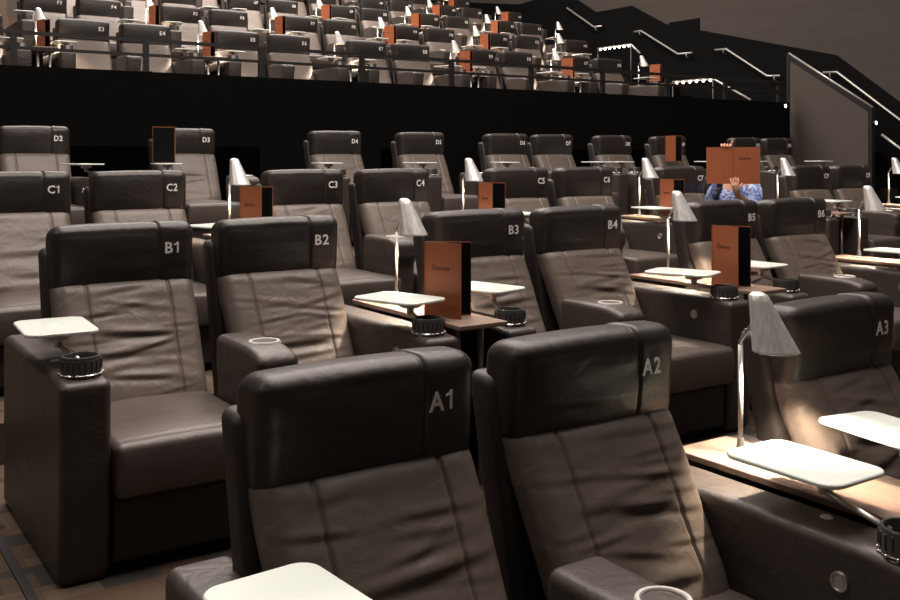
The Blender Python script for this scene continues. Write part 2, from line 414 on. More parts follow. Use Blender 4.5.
wall_light(13.42, 10.24, 2.413, 'small round step light at the end of the black wall by the panel')
wall_light(13.78, 8.87, 2.107, 'small round step light on the front post of the beige panel')

# ---------------------------------------------------------------- handrails
def handrail(pts, label, x, leds=0, brackets=(), r=.02):
    base = Vector((x, pts[0][0], pts[0][1]))
    root = ob('handrail', None); root.location = base
    tag(root, label, 'handrail')
    P3 = [Vector((x, y, z)) - base for y, z in pts]
    mb = MB(); mb.add(*tube(P3, r, 8)); ob('rail', mb.mesh('rail', ['rail_steel']), root)
    for (y, z) in brackets:
        mb = MB(); p = Vector((x, y, z)) - base
        mb.add(*tube([p, p + Vector((0, 0, -.06)), p + Vector((.1, 0, -.09))], .01, 6)); ob('bracket', mb.mesh('bracket', ['rail_steel']), root)
    return root
wx = RIGHT - .15
handrail([(17.26, 5.0), (16.35, 4.466), (16.1, 4.46)], 'dim steel wall handrail highest up the side wall', wx, brackets=[(16.3, 4.46)])
handrail([(15.1, 4.227), (14.90, 4.227), (13.87, 3.653), (13.5, 3.645)], 'steel wall handrail left of the small black box, second from the top', wx, brackets=[(14.95, 4.22), (13.65, 3.64)])
handrail([(12.92, 3.648), (12.65, 3.643), (11.70, 3.065), (11.42, 3.05)], 'steel wall handrail in the middle of the dark wainscot, left of the beige panel', wx, brackets=[(12.72, 3.64), (11.55, 3.05)])
handrail([(10.53, 3.045), (10.26, 3.035), (9.0, 2.10), (8.4, 1.66)], 'steel wall handrail that comes down behind the beige panel to the right edge', wx, brackets=[(10.4, 3.03)])
def led_rail(y0, y1, z, tail, x, n, label, floor_z):
    base = Vector((x, y0, floor_z)); root = ob('lit_handrail', None); root.location = base; tag(root, label, 'handrail')
    mb = MB(); mb.add(*tube([Vector((x, y1, z)) - base, Vector((x, y0, z)) - base, Vector((x, tail[0], tail[1])) - base], .02, 8))
    ob('rail', mb.mesh('rail', ['rail_steel']), root)
    mb = MB(); mb.add(*tube([(0, 0, 0), (0, 0, z - floor_z)], .016, 8)); pmm = mb.mesh('post', ['rail_black']); ob('post', pmm, root); ob('post', pmm, root, (0, y1 - y0, 0))
    mb = MB(); V, Fc = rbox(.025, .025, .025, .024, k=2); mb.add(V, Fc); lm = mb.mesh('light_dot', ['led'])
    for i in range(n):
        ob('light_dot', lm, root, (-.02, (y1 - y0) * (i + .3) / n, z - floor_z - .025))
led_rail(12.03, 13.0, 2.99, (11.2, 2.57), 13.78, 6, 'handrail lit by a row of dots beside the end of row E', 2.03)
led_rail(14.1, 15.05, 3.80, (13.85, 3.6), 13.78, 7, 'handrail lit by a row of dots beside row F and G ends', 2.60)
handrail([(8.8, 1.93), (8.3, 1.57)], 'short lower steel handrail in front of the beige panel by the right edge', 13.86)

# ---------------------------------------------------------------- recliner meshes
CACHE = {}
def wrinkle_field(seed, n, amp):
    rng = np.random.RandomState(seed); W = []
    for i in range(n):
        W.append((rng.uniform(-.2, .2), rng.uniform(.46, .86), rng.normal(0, .11), rng.uniform(.06, .17), rng.uniform(.008, .018), amp * rng.uniform(.4, 1.2)))
    return W
def backrest_mesh(lod, var):
    key = ('back', lod, var)
    if key in CACHE: return CACHE[key]
    nx = {0: 56, 1: 28, 2: 10}[lod]; nz = {0: 60, 1: 26, 2: 8}[lod]
    hx, hy, hz, r = .285, .065, .255, .05
    xs = list(np.linspace(-(hx - r), hx - r, nx + 1))
    if lod < 2: xs += [s * (.165 + d) for s in (-1, 1) for d in (-.012, -.005, 0, .005, .012)]
    W = wrinkle_field(11 + var * 7, {0: 20, 1: 12, 2: 0}[lod], {0: .0040, 1: .0045, 2: 0}[lod])
    rng = np.random.RandomState(50 + var)
    folds = [(rng.uniform(.5, .72), rng.normal(0, .05), rng.uniform(.012, .022)) for _ in range(4)]
    def df(Q, hs):
        s = (Q[:, 2] + hz) / (2 * hz); x = Q[:, 0].copy(); t = Q[:, 1].copy()
        z = .40 + s * .50
        front = np.clip(-t / hy, 0, 1)
        yc = -.20 + .265 * s ** .9 - .012 * np.sin(math.pi * s)
        w = .945 + .055 * np.clip(s * 1.4, 0, 1)
        y = yc + t * (1.0)
        bulge = .022 * (1 - (x / hx) ** 4) + .012 * np.exp(-((s - .18) / .15) ** 2)
        y -= bulge * front
        if lod < 2: y += front * .009 * np.exp(-((np.abs(x) - .165) / .006) ** 2)
        for (x0, z0, a, ln, wd, am) in W:
            dx = (x - x0) * math.cos(a) + (z - z0) * math.sin(a); dz = -(x - x0) * math.sin(a) + (z - z0) * math.cos(a)
            u = dz / wd
            y -= front * am * np.exp(-(dx / ln) ** 2) * u * np.exp(-u * u) * 1.6
        if lod < 2:
            for (z0, a, wd) in folds:
                dz = (z - z0) - a * x; y -= front * .0055 * np.exp(-(x / .15) ** 4) * (dz / wd) * np.exp(-(dz / wd) ** 2) * 1.8
        return np.stack([x * w, y, z], 1)
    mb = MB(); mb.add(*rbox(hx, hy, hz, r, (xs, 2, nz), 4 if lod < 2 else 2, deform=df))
    CACHE[key] = mb.mesh('backrest', ['leather_back']); return CACHE[key]

HF = -.015     # y of the headrest front face
def headrest_mesh(lod, var=0):
    key = ('head', lod, var)
    if key in CACHE: return CACHE[key]
    nx = {0: 44, 1: 18, 2: 8}[lod]; nz = {0: 16, 1: 8, 2: 4}[lod]
    hx, hy, hz, r = .286, .085, .137, .044
    xs = list(np.linspace(-(hx - r), hx - r, nx + 1))
    if lod < 2: xs += [.128 + d for d in (-.012, -.006, -.002, .002, .006, .012)]
    W = wrinkle_field(100 + var, {0: 14, 1: 8, 2: 0}[lod], .0035)
    def df(Q, hs):
        x, t, z = Q[:, 0].copy(), Q[:, 1].copy(), Q[:, 2].copy()
        s = (z + hz) / (2 * hz)
        front = np.clip(-t / hy, 0, 1); top = np.clip(z / hz, 0, 1)
        y = t + .070 - .02 * (s - .5)
        y -= front * .016 * (1 - (x / hx) ** 4) * (1 - (2 * s - .9) ** 2)
        z2 = z + .008 * top * (1 - (x / hx) ** 2) - .030 * top * np.clip((t + hy) / (2 * hy) - .55, 0, 1)
        if lod < 2:
            g = np.exp(-((x - .128) / .005) ** 2)
            y += front * .006 * g; z2 -= top * .006 * g
            up = 1 / (1 + np.exp(-(x - .131) / .003)) * (x < .29)
            y -= front * .004 * up; z2 += top * .004 * up
            # seam along the upper front edge
            sm = np.exp(-((s - .86) / .025) ** 2) * (x < .126)
            y += front * .004 * sm
            for (x0, z0, a, ln, wd, am) in W:
                zz = z - (z0 - .67) * .6
                dx = (x - x0) * math.cos(a) + zz * math.sin(a); u = (-(x - x0) * math.sin(a) + zz * math.cos(a)) / (wd * 1.4)
                y -= front * am * np.exp(-(dx / ln) ** 2) * u * np.exp(-u * u)
        return np.stack([x, y, z2 + .974], 1)
    mb = MB(); mb.add(*rbox(hx, hy, hz, r, (xs, 3, nz), 4 if lod < 2 else 3, deform=df))
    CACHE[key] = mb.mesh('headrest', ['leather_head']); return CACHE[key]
def seat_mesh(lod):
    key = ('seat', lod)
    if key in CACHE: return CACHE[key]
    n = {0: (24, 30, 6), 1: (10, 12, 3), 2: (3, 4, 1)}[lod]
    hx, hy, hz, r = .262, .33, .095, .026
    def df(Q, hs):
        x, y, z = Q[:, 0].copy(), Q[:, 1].copy(), Q[:, 2].copy()
        top = np.clip(z / hz, 0, 1)
        z += top * (.016 * (1 - (x / hx) ** 2) * (1 - (y / hy) ** 4) - .006)
        if lod < 2:
            z -= top * .006 * np.exp(-((y + hy - .030) / .006) ** 2)
            z -= top * .003 * np.exp(-((np.abs(x) - .165) / .008) ** 2) * (y < -.05)
        fr = np.clip(-y / hy, 0, 1) ** 6
        y -= fr * .012 * (1 - (z / hz) ** 2)
        return np.stack([x, y - .495, z + .360], 1)
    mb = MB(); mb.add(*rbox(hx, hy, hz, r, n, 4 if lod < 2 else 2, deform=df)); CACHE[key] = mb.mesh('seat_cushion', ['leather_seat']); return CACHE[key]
def footrest_mesh(lod):
    key = ('foot', lod)
    if key in CACHE: return CACHE[key]
    mb = MB(); mb.add(*rbox(.258, .035, .11, .02, (2, 1, 2), 2, c=(0, -.735, .15))); CACHE[key] = mb.mesh('footrest', ['leather_shell']); return CACHE[key]
def base_mesh():
    if 'base' in CACHE: return CACHE['base']
    mb = MB(); mb.add(*box(-.25, .25, -.69, .10, .0, .262)); CACHE['base'] = mb.mesh('base', ['dark_base'], False); return CACHE['base']
def shell_mesh(lod):
    key = ('shell', lod)
    if key in CACHE: return CACHE[key]
    def df(Q, hs):
        s = (Q[:, 2] + .36) / .72
        return np.stack([Q[:, 0], Q[:, 1] + (-.02 + .16 * s), .28 + s * .74], 1)
    mb = MB(); mb.add(*rbox(.304, .055, .36, .03, (4, 2, 8) if lod < 2 else (1, 1, 2), 3 if lod < 2 else 2, deform=df)); CACHE[key] = mb.mesh('back_shell', ['leather_shell']); return CACHE[key]
def outer_arm_mesh(side, lod):
    key = ('oarm', side, lod)
    if key in CACHE: return CACHE[key]
    hx, hy, hz, r = .082, .50, .337, .03
    def df(Q, hs):
        x, y, z = Q[:, 0].copy(), Q[:, 1].copy(), Q[:, 2].copy()
        top = np.clip(z / hz, 0, 1) ** 3
        z -= top * .012 * np.clip((-y - .30) / .15, 0, 1) ** 2
        
        fr = np.clip(-y / hy, 0, 1) ** 4
        x *= 1 - .0 * fr
        y += .03 * fr * np.clip(-z / hz, 0, 1)
        if lod < 2:
            # seam that curves down and back from the front corner
            d = (z - .30) - (y + hy - .03) * .0 + 0
            cv = np.abs((z - .27) + 1.1 * np.clip(y + hy - .05, 0, .3) ** .9)
            x -= np.sign(x) * .003 * np.exp(-(cv / .007) ** 2) * (np.abs(x) > hx * .8)
        return np.stack([x + side * .348, y - .30, z + .337], 1)
    mb = MB(); mb.add(*rbox(hx, hy, hz, r, (3, 40, 30) if lod == 0 else (2, 14, 8) if lod == 1 else (1, 3, 1), 4 if lod < 2 else 2, deform=df)); CACHE[key] = mb.mesh('outer_armrest', ['leather']); return CACHE[key]
def shared_arm_mesh(side, lod):
    key = ('sarm', side, lod)
    if key in CACHE: return CACHE[key]
    hx, hy, hz, r = .083, .225, .30, .032
    def df(Q, hs):
        x, y, z = Q[:, 0].copy(), Q[:, 1].copy(), Q[:, 2].copy()
        top = np.clip((z - .1) / (hz - .1), 0, 1)
        fr = np.clip((-y - .06) / (hy - .06), 0, 1)
        z -= top * .03 * fr ** 2
        low = np.clip((.17 - z) / .03, 0, 1) * (1 if lod < 3 else 0)
        y += low * fr * .03
        x *= 1 - .06 * low
        return np.stack([x + side * .350, y - .520, z + .383], 1)
    mb = MB(); mb.add(*rbox(hx, hy, hz, r, (3, 10, 20) if lod < 2 else (1, 3, 3), 4 if lod < 2 else 2, deform=df)); CACHE[key] = mb.mesh('shared_armrest', ['leather']); return CACHE[key]
def cup_tall_mesh(lod):
    key = ('cupt', lod)
    if key in CACHE: return CACHE[key]
    s = {0: 40, 1: 24, 2: 12}[lod]; mb = MB()
    mb.add(*lathe([(.001, .012), (.050, .012), (.052, .064), (.055, .068), (.062, .068), (.065, .063), (.064, .006), (.068, .0), (.001, 0)], s))
    if lod < 2:
        for i in range(20):
            a = 2 * math.pi * i / 20
            mb.add(*rbox(.003, .003, .018, .0025, k=2, c=(.0645 * math.cos(a), .0645 * math.sin(a), .040)))
    if lod < 2:
        mb.add(*lathe([(.066, .006), (.0685, .009), (.066, .012)], s), 1)
        for i in range(14):
            a = 2 * math.pi * (i + .5) / 14
            mb.add(*rbox(.0045, .0045, .0045, .0044, k=2, c=(.068 * math.cos(a), .068 * math.sin(a), .009)), 1)
    CACHE[key] = mb.mesh('cup_holder', ['plastic_black', 'chrome'], angle=35); return CACHE[key]
def cup_flush_mesh(lod):
    key = ('cupf', lod)
    if key in CACHE: return CACHE[key]
    s = {0: 40, 1: 24, 2: 12}[lod]; mb = MB()
    mb.add(*lathe([(.001, .001), (.046, .001), (.047, .008), (.050, .012), (.058, .012), (.062, .006), (.062, -.004)], s))
    me = mb.mesh('cup_holder', ['ring_white', 'cup_inside'], angle=40)
    for p in me.polygons:
        if max((Vector(me.vertices[v].co).xy.length for v in p.vertices)) < .0475: p.material_index = 1
    CACHE[key] = me; return me
def tray_mesh(lod):
    key = ('tray', lod)
    if key in CACHE: return CACHE[key]
    mb = MB(); mb.add(*rrect(.24, .35, .045, -.006, .006, 6 if lod < 2 else 2)); 
    if lod < 2: mb.add(*lathe([(.028, .0055), (.030, .0072), (.040, .0072), (.042, .0055)], 28, c=(0, -.02, 0)))
    CACHE[key] = mb.mesh('tray_table', ['tray'], angle=40); return CACHE[key]
def hub_mesh(lod):
    key = ('hub', lod)
    if key in CACHE: return CACHE[key]
    mb = MB(); mb.add(*lathe([(.001, -.006), (.042, -.006), (.042, -.030), (.016, -.034), (.014, -.062), (.001, -.062)], 20 if lod < 2 else 8))
    CACHE[key] = mb.mesh('tray_hub', ['steel'], angle=40); return CACHE[key]
def glyph(ch):
    """one character, origin at its left foot, cap height about .045"""
    key = ('gl', ch)
    if key in CACHE: return CACHE[key]
    mb = MB()
    if ch == '1':
        poly = [(.014, 0), (.0215, 0), (.0215, .0455), (.0155, .0455), (.011, .039), (.002, .0365), (.002, .031), (.014, .0345)]
        n = len(poly); mb.add([(x, y, 0) for x, y in poly] + [(x, y, .001) for x, y in poly],
                              [(0, 1, 2, 3, 7), (3, 4, 5, 6, 7), tuple(n + i for i in (0, 1, 2, 3, 7)), tuple(n + i for i in (3, 4, 5, 6, 7))] + [(i, (i + 1) % n, n + (i + 1) % n, n + i) for i in range(n)])
        w = .029
    else:
        c = bpy.data.curves.new('num', 'FONT'); c.body = ch; c.size = .065; c.extrude = .0007; c.resolution_u = 2; c.offset = .0013
        t = bpy.data.objects.new('tmp', c); COL.objects.link(t); bpy.context.view_layer.update()
        me = bpy.data.meshes.new_from_object(t.evaluated_get(bpy.context.evaluated_depsgraph_get()))
        bpy.data.objects.remove(t)
        xs = [v.co.x for v in me.vertices]; x0 = min(xs)
        mb.add([(v.co.x - x0 + .003, v.co.y, v.co.z) for v in me.vertices], [tuple(p.vertices) for p in me.polygons]); w = max(xs) - x0 + .006
    CACHE[key] = (mb, w); return CACHE[key]
def num_mesh(txt):
    key = ('num', txt)
    if key in CACHE: return CACHE[key]
    out = MB(); x = 0
    for ch in txt:
        g, w = glyph(ch); out.add([(p[0] + x, p[1], p[2]) for p in g.v], g.f); x += w
    me = out.mesh('seat_number', ['white_print'], False)
    k = min(1, .076 / x) * .98
    me.transform(Matrix.Translation((.165 if txt[0] == 'A' else .182, -.0395, .990)) @ Matrix.Rotation(math.radians(91), 4, 'X') @ Matrix.Scale(k, 4, (1, 0, 0)) @ Matrix.Translation((-x / 2, 0, 0)))
    CACHE[key] = me; return me
def button_mesh():
    if 'btn' in CACHE: return CACHE['btn']
    mb = MB(); V, Fc = lathe([(.001, .006), (.013, .006), (.015, .003), (.018, .003), (.020, .008), (.023, .008), (.025, 0)], 24)
    mb.add([(-c, a, b_) for a, b_, c in V], Fc); CACHE['btn'] = mb.mesh('control_button', ['steel'], angle=40); return CACHE['btn']
def topbtn_mesh():
    if 'tbtn' in CACHE: return CACHE['tbtn']
    mb = MB(); mb.add(*lathe([(.001, .004), (.012, .004), (.014, .002), (.017, 0)], 20)); CACHE['tbtn'] = mb.mesh('light_button', ['ring_white']); return CACHE['tbtn']

rnd = random.Random(4)
TRAYS = {('A', 1): (-.375, -.40, 4), ('A', 2): (.385, -.37, 0), ('A', 3): (-.235, -.31, -10), ('B', 1): (-.365, -.43, -3), ('B', 2): (.31, -.51, 17), ('B', 3): (-.29, -.42, 14), ('B', 4): (.22, -.52, 22), ('B', 5): (-.34, -.46, 4)}
def recliner(row, n, x=None, lod=2, left='outer', right='shared', label=None, group=None, tray=True, var=0, ltray=None, rtray=None):
    y, z = ROW[row]; x = seat_x(row, n) if x is None else x
    r = ob('recliner', None); r.location = (x, y, z); tag(r, label, 'recliner', group)
    ob('base', base_mesh(), r)
    ob('footrest', footrest_mesh(lod), r)
    ob('seat_cushion', seat_mesh(lod), r)
    ob('back_shell', shell_mesh(lod), r)
    ob('backrest', backrest_mesh(lod, var % 4 if lod < 2 else 0), r)
    h = ob('headrest', headrest_mesh(lod, var % 3 if lod < 2 else 0), r)
    ob('seat_number', num_mesh(row + str(n)), h)['label'] = 'white seat number ' + row + str(n)
    for side, kind, tr in ((-1, left, ltray), (1, right, rtray)):
        if kind == 'outer':
            a = ob('armrest', outer_arm_mesh(side, lod), r)
            if tr is False: continue
            cx, cy = side * .34, -.69
            c = ob('cup_holder', cup_tall_mesh(lod), a, (cx, cy, .664))
            if lod < 2:
                ob('control_button', button_mesh(), a, (side * .267, -.56, .575), (0, 0, 0 if side > 0 else math.pi))
                ob('light_button', topbtn_mesh(), a, (side * .37, -.45, .675))
            tx, ty, ta = TRAYS.get((row, n), (side * (.31 + rnd.uniform(-.04, .05)), -.43 + rnd.uniform(-.05, .06), rnd.uniform(-15, 18)))
            t = ob('tray_table', tray_mesh(lod), r, (tx, ty, .79), (0, 0, math.radians(ta)))
            ob('tray_hub', hub_mesh(lod), t, (0, -.06, 0))
            R = Matrix.Rotation(-math.radians(ta), 3, 'Z')
            e = R @ Vector((cx - tx, cy - ty + .05, -.078)); s0 = Vector((0, -.06, -.05))
            mb = MB(); mb.add(*tube([s0, s0 + (e - s0) * .35 + Vector((0, 0, -.004)), e, e + Vector((0, 0, -.02))], .0095 if lod < 2 else .011, 10 if lod < 2 else 5))
            ob('swing_arm', mb.mesh('swing_arm', ['steel']), t)
        elif kind == 'shared':
            a = ob('armrest', shared_arm_mesh(side, lod), r)
            ob('cup_holder', cup_flush_mesh(lod), a, (side * .365, -.565, .676))
    return r

# ---------------------------------------------------------------- console shelf, lamp, menu
def shelf_mesh(lod):
    if ('shelf', lod) in CACHE: return CACHE[('shelf', lod)]
    mb = MB(); mb.add(*rbox(.123, .46, .010, .004, (1, 1, 1), 1, c=(0, -.33, .690))); CACHE[('shelf', lod)] = mb.mesh('board', ['wood'], False); return CACHE[('shelf', lod)]
def console(row, xc, label, lod):
    y, z = ROW[row]; r = ob('console_shelf', None); r.location = (xc, y, z); tag(r, label, 'console shelf', 'console shelves between the pairs of recliners')
    ob('board', shelf_mesh(lod), r)
    if 'crib' not in CACHE:
        mb = MB(); mb.add(*box(-.11, .11, -.10, .10, 0, .68)); CACHE['crib'] = mb.mesh('rear_support', ['dark_base'], False)
        mb = MB(); mb.add(*tube([(0, 0, 0), (0, 0, .68)], .014, 10)); CACHE['cpost'] = mb.mesh('post', ['steel'])
    ob('rear_support', CACHE['crib'], r)
    for px in (-.06, .06): ob('post', CACHE['cpost'], r, (px, -.68, 0))
    return r
def lamp(row, xc, label, lod, yl=-.03):
    y, z = ROW[row]; r = ob('table_lamp', None); r.location = (xc, y + yl, z + .700); tag(r, label, 'lamp', 'cone shade lamps on the console shelves')
    k = ('lamp', lod)
    if k not in CACHE:
        s = 40 if lod < 2 else 16; D = {}
        mb = MB(); mb.add(*lathe([(.001, 0), (.040, 0), (.040, .006), (.014, .010), (.009, .05), (.001, .05)], s)); D['lamp_base'] = mb.mesh('lamp_base', ['steel'], angle=40)
        mb = MB(); mb.add(*tube([(0, 0, .005), (0, 0, .33)], .0075, 12 if lod < 2 else 6)); D['pole'] = mb.mesh('pole', ['rail_steel'])
        mb = MB(); mb.add(*tube([(0, 0, .325), (0, 0, .34), (.012, -.03, .39), (.022, -.045, .44), (.03, -.06, .465)], .006, 8))
        mb.add(*tube([(.004, -.012, .375), (.02, -.065, .385)], .004, 6)); D['arm'] = mb.mesh('arm', ['steel'])
        # slanted cone: apex set back from the centre of the mouth
        bx, by, bz = .030, -.105, .322; hh = .167
        def shf(zz): 
            q = (zz) / hh; return (-.020 * q, .050 * q)
        prof_o = [(.0665, 0), (.0675, .002)] + [(.0675 - .041 * q, hh * q) for q in np.linspace(.05, .97, 9)] + [(.0225, hh * .995), (.014, hh + .004), (.001, hh + .004)]
        mb = MB(); mb.add(*lathe(prof_o, s, c=(bx, by, bz), shift=shf), 0)
        prof_i = [(.0665, 0)] + [(.0645 - .040 * q, hh * q) for q in np.linspace(.03, .9, 6)] + [(.001, hh * .93)]
        mb.add(*lathe(prof_i, s, c=(bx, by, bz), shift=shf), 1)
        D['lamp_shade'] = mb.mesh('lamp_shade', ['shade', 'shade_in'], angle=50)
        mb = MB(); V, Fc = rbox(.02, .02, .026, .0195, k=3, c=(bx - .008, by + .018, bz + .065)); mb.add(V, Fc)
        mb.add(*lathe([(.013, .088), (.013, .125)], 12, c=(bx - .010, by + .022, bz))); D['bulb'] = mb.mesh('bulb', ['bulb'])
        CACHE[k] = D; CACHE['lp'] = (bx - .006, by + .018, bz + .045)
    for nme, me in CACHE[k].items(): ob(nme, me, r)
    return r
def lamp_light(r, watt):
    l = bpy.data.lights.new('lamp_glow', 'SPOT'); l.energy = watt; l.color = (1, .80, .60); l.shadow_soft_size = .022
    l.spot_size = math.radians(104); l.spot_blend = .45
    o = bpy.data.objects.new('lamp_glow', l); COL.objects.link(o); o.parent = r; o.location = CACHE['lp']
    o.rotation_euler = (math.radians(-8), 0, 0)
def menu_meshes():
    if 'menu' in CACHE: return CACHE['menu']
    D = {}; w, h = .195, .32
    mb = MB(); mb.add(*box(0, w, 0, .004, 0, h)); me = mb.mesh('cover', ['menu_cover'], False); D['cover'] = me
    mb = MB(); mb.add(*box(.006, w - .004, .0045, .009, .006, h - .006)); D['page'] = mb.mesh('pages', ['menu_inside'], False)
    mb = MB(); mb.add(*box(-.004, .004, -.001, .010, 0, h)); D['spine'] = mb.mesh('spine', ['menu_edge'], False)
    # dark emblem and scrawled lettering pressed in the cover
    mb = MB(); yy = -.0008
    pts = []
    for i in range(9):
        a = math.pi * (.35 + 1.3 * i / 8); pts.append((.052 + .012 * math.cos(a), yy, .212 + .012 * math.sin(a)))
    mb.add(*tube(pts, .0016, 5)); xx = .066
    mb.add(*tube([(.048, yy, .213), (.058, yy, .206), (.07, yy, .215)], .0012, 5))
    for i in range(8):
        t = [(xx + .0095 * i + .003 * math.cos(a), yy, .2085 + (.0055 if i % 3 else .0075) * math.sin(a)) for a in np.linspace(.4, 5.4, 7)]
        mb.add(*tube(t, .0012, 5))
    D['mark'] = mb.mesh('emblem', ['ink']); CACHE['menu'] = D; return D
def menu(loc, ang, open_deg, label, detail=True):
    """stands on its lower edge; ang = direction of the front cover from the spine"""
    D = menu_meshes(); r = ob('menu', None); r.location = loc; r.rotation_euler = (0, 0, math.radians(ang)); tag(r, label, 'menu', 'menus standing on the console shelves')
    c = ob('cover', D['cover'], r)
    if detail: ob('emblem', D['mark'], c)['label'] = 'dark scrawled emblem on the cover'
    ob('pages', D['page'], r)
    # back cover swings behind
    c2 = ob('cover', D['cover'], r)
    c2.rotation_euler = (0, 0, math.radians(open_deg)); c2.location = (0, .008, 0)
    p2 = ob('pages', D['page'], r); p2.rotation_euler = (0, 0, math.radians(open_deg)); p2.location = (.012 * math.sin(math.radians(open_deg)), -.0095 * math.cos(math.radians(open_deg)) + .008, 0)
    ob('spine', D['spine'], r)
    return r

# ---------------------------------------------------------------- fill the rows
def img_x(t, D, z=1.0):
    ux, uz = .8296, .5583
    X = -uz * D + ux * t; Z = ux * D + uz * t
    return 450 + F_PX * X / Z, 156.6 - F_PX * (z - EYE) / Z
WHERE = {'A': 'in the front row', 'B': 'in the second row', 'C': 'in the third row', 'D': 'in the row against the black wall',
         'E': 'in the row right behind the guard rail', 'F': 'in the second row above the rail', 'G': 'in the third row above the rail',
         'H': 'in the fourth row above the rail', 'I': 'in the fifth row above the rail', 'J': 'in the topmost row'}
NMAX = {'A': 4, 'B': 8, 'C': 12, 'E': 12, 'F': 13, 'G': 14, 'H': 15, 'I': 15, 'J': 15}
for row in 'ABCEFGHIJ':
    y, z = ROW[row]; lod = 0 if row in 'AB' else 1 if row == 'C' else 2
    for n in range(1, NMAX[row] + 1):
        x = seat_x(row, n)
        ix, iy = img_x(x + .3, y, z + .85)
        jx, jy = img_x(x - .4, y - .6, z + .85)
        if max(ix, jx) < -30 or min(ix, jx) > 915 or iy < -6: continue
        odd = n % 2 == 1
        recliner(row, n, lod=lod, left='outer' if odd else None, right='shared' if odd else 'outer',
                 label='dark brown leather recliner marked %s%d %s' % (row, n, WHERE[row]), group='leather recliners', var=n + 2 * 'ABCDEFGHIJ'.index(row))
    for n in range(0, NMAX[row] + 1, 2):
        if row in 'ABC' and n == 0: continue
        xc = (seat_x(row, n) + seat_x(row, n + 1)) / 2
        ix, iy = img_x(xc, y, z + 1.1)
        if ix < -50 or ix > 920 or iy < -3: continue
        if n < NMAX[row]: bt = 'between recliners %s%d and %s%d' % (row, n, row, n + 1)
        else: bt = 'at the right end of the row beside recliner %s%d' % (row, n)
        console(row, xc, 'narrow brown wood console shelf ' + bt, lod)
        L_ = lamp(row, xc + (.02 if row == 'B' else .05 if row > 'D' else 0), 'brushed metal cone shade lamp ' + bt, lod, -.05 if row == 'B' else -.03)
        lamp_light(L_, LAMP_W * (1.2 if row == 'A' else 1 if row in 'BC' else 1.7))
        nomenu = {('A', 2), ('E', 6), ('E', 14), ('H', 8), ('C', 8), ('C', 10), ('F', 12), ('G', 14)}
        if (row, n) not in nomenu:
            mx, my = (-.085, -.47) if row == 'B' else (-.06 if n == 2 else -.09, -.36) if row == 'C' else (.0, -.33)
            menu((xc + mx, y + my, z + .7005), {2: -72, 4: -97, 6: -104}.get(n, -104) if row < 'D' else -78 + rnd.uniform(-8, 8), 38 if row < 'D' else 16,
                 'upright orange brown menu ' + bt, detail=row < 'G')

# row D against the black wall
DX = [(1, .80, 'outer', 'shared', 0, 0), (2, 1.77, 'shared', 'outer', 0, 1), (3, 3.09, 'outer', 'shared', 1, 0), (4, 4.67, 'outer', 'shared', 1, 0), (5, 5.70, 'outer', 'shared', 1, 0),
      (6, 6.86, 'outer', 'shared', 1, 0), (7, 7.55, None, 'outer', 0, 1), (8, 8.52, 'outer', None, 1, 0), (9, 9.50, None, 'outer', 0, 1), (11, 11.0, 'outer', 'shared', 1, 0), (12, 11.68, None, 'outer', 0, 1)]
for n, x, a, b_, _, _ in DX:
    recliner('D', n, x=x, lod=1, left=a, right=b_, label='dark brown leather recliner marked D%d %s' % (n, WHERE['D']), group='leather recliners', var=n)

# trays of the front rows follow the photograph; menus on the trays of the black-wall row
menu((2.86, 8.62, ROW['D'][1] + .797), 176, -62, 'black menu standing open on the tray left of recliner D3, inside facing out', False)
menu((9.20, 8.80, ROW['D'][1] + .797), -98, 48, 'orange brown menu standing open on the tray in front of recliner D9', False)

# ---------------------------------------------------------------- seated person behind an open menu
def skin_body(name, verts, edges, mat, root=0, sub=2, parent=None, loc=None):
    me = bpy.data.meshes.new(name); me.from_pydata([v[0] for v in verts], edges, [])
    o = bpy.data.objects.new(name, me); COL.objects.link(o)
    md = o.modifiers.new('skin', 'SKIN'); md.use_smooth_shade = True
    for i, v in enumerate(verts):
        sv = me.skin_vertices[0].data[i]; r = v[1]; sv.radius = r if isinstance(r, tuple) else (r, r); sv.use_root = (i == root)
    ss = o.modifiers.new('sub', 'SUBSURF'); ss.levels = sub; ss.render_levels = sub
    me.materials.append(M[mat])
    if parent: o.parent = parent
    return o
px, py, pz = 7.20, 6.05, ROW['C'][1] - .05
per = ob('person', None); per.location = (px, py, pz)
tag(per, 'seated person in a blue patterned shirt holding an open menu before the face', 'person')
per.rotation_euler = (0, 0, math.radians(-50))
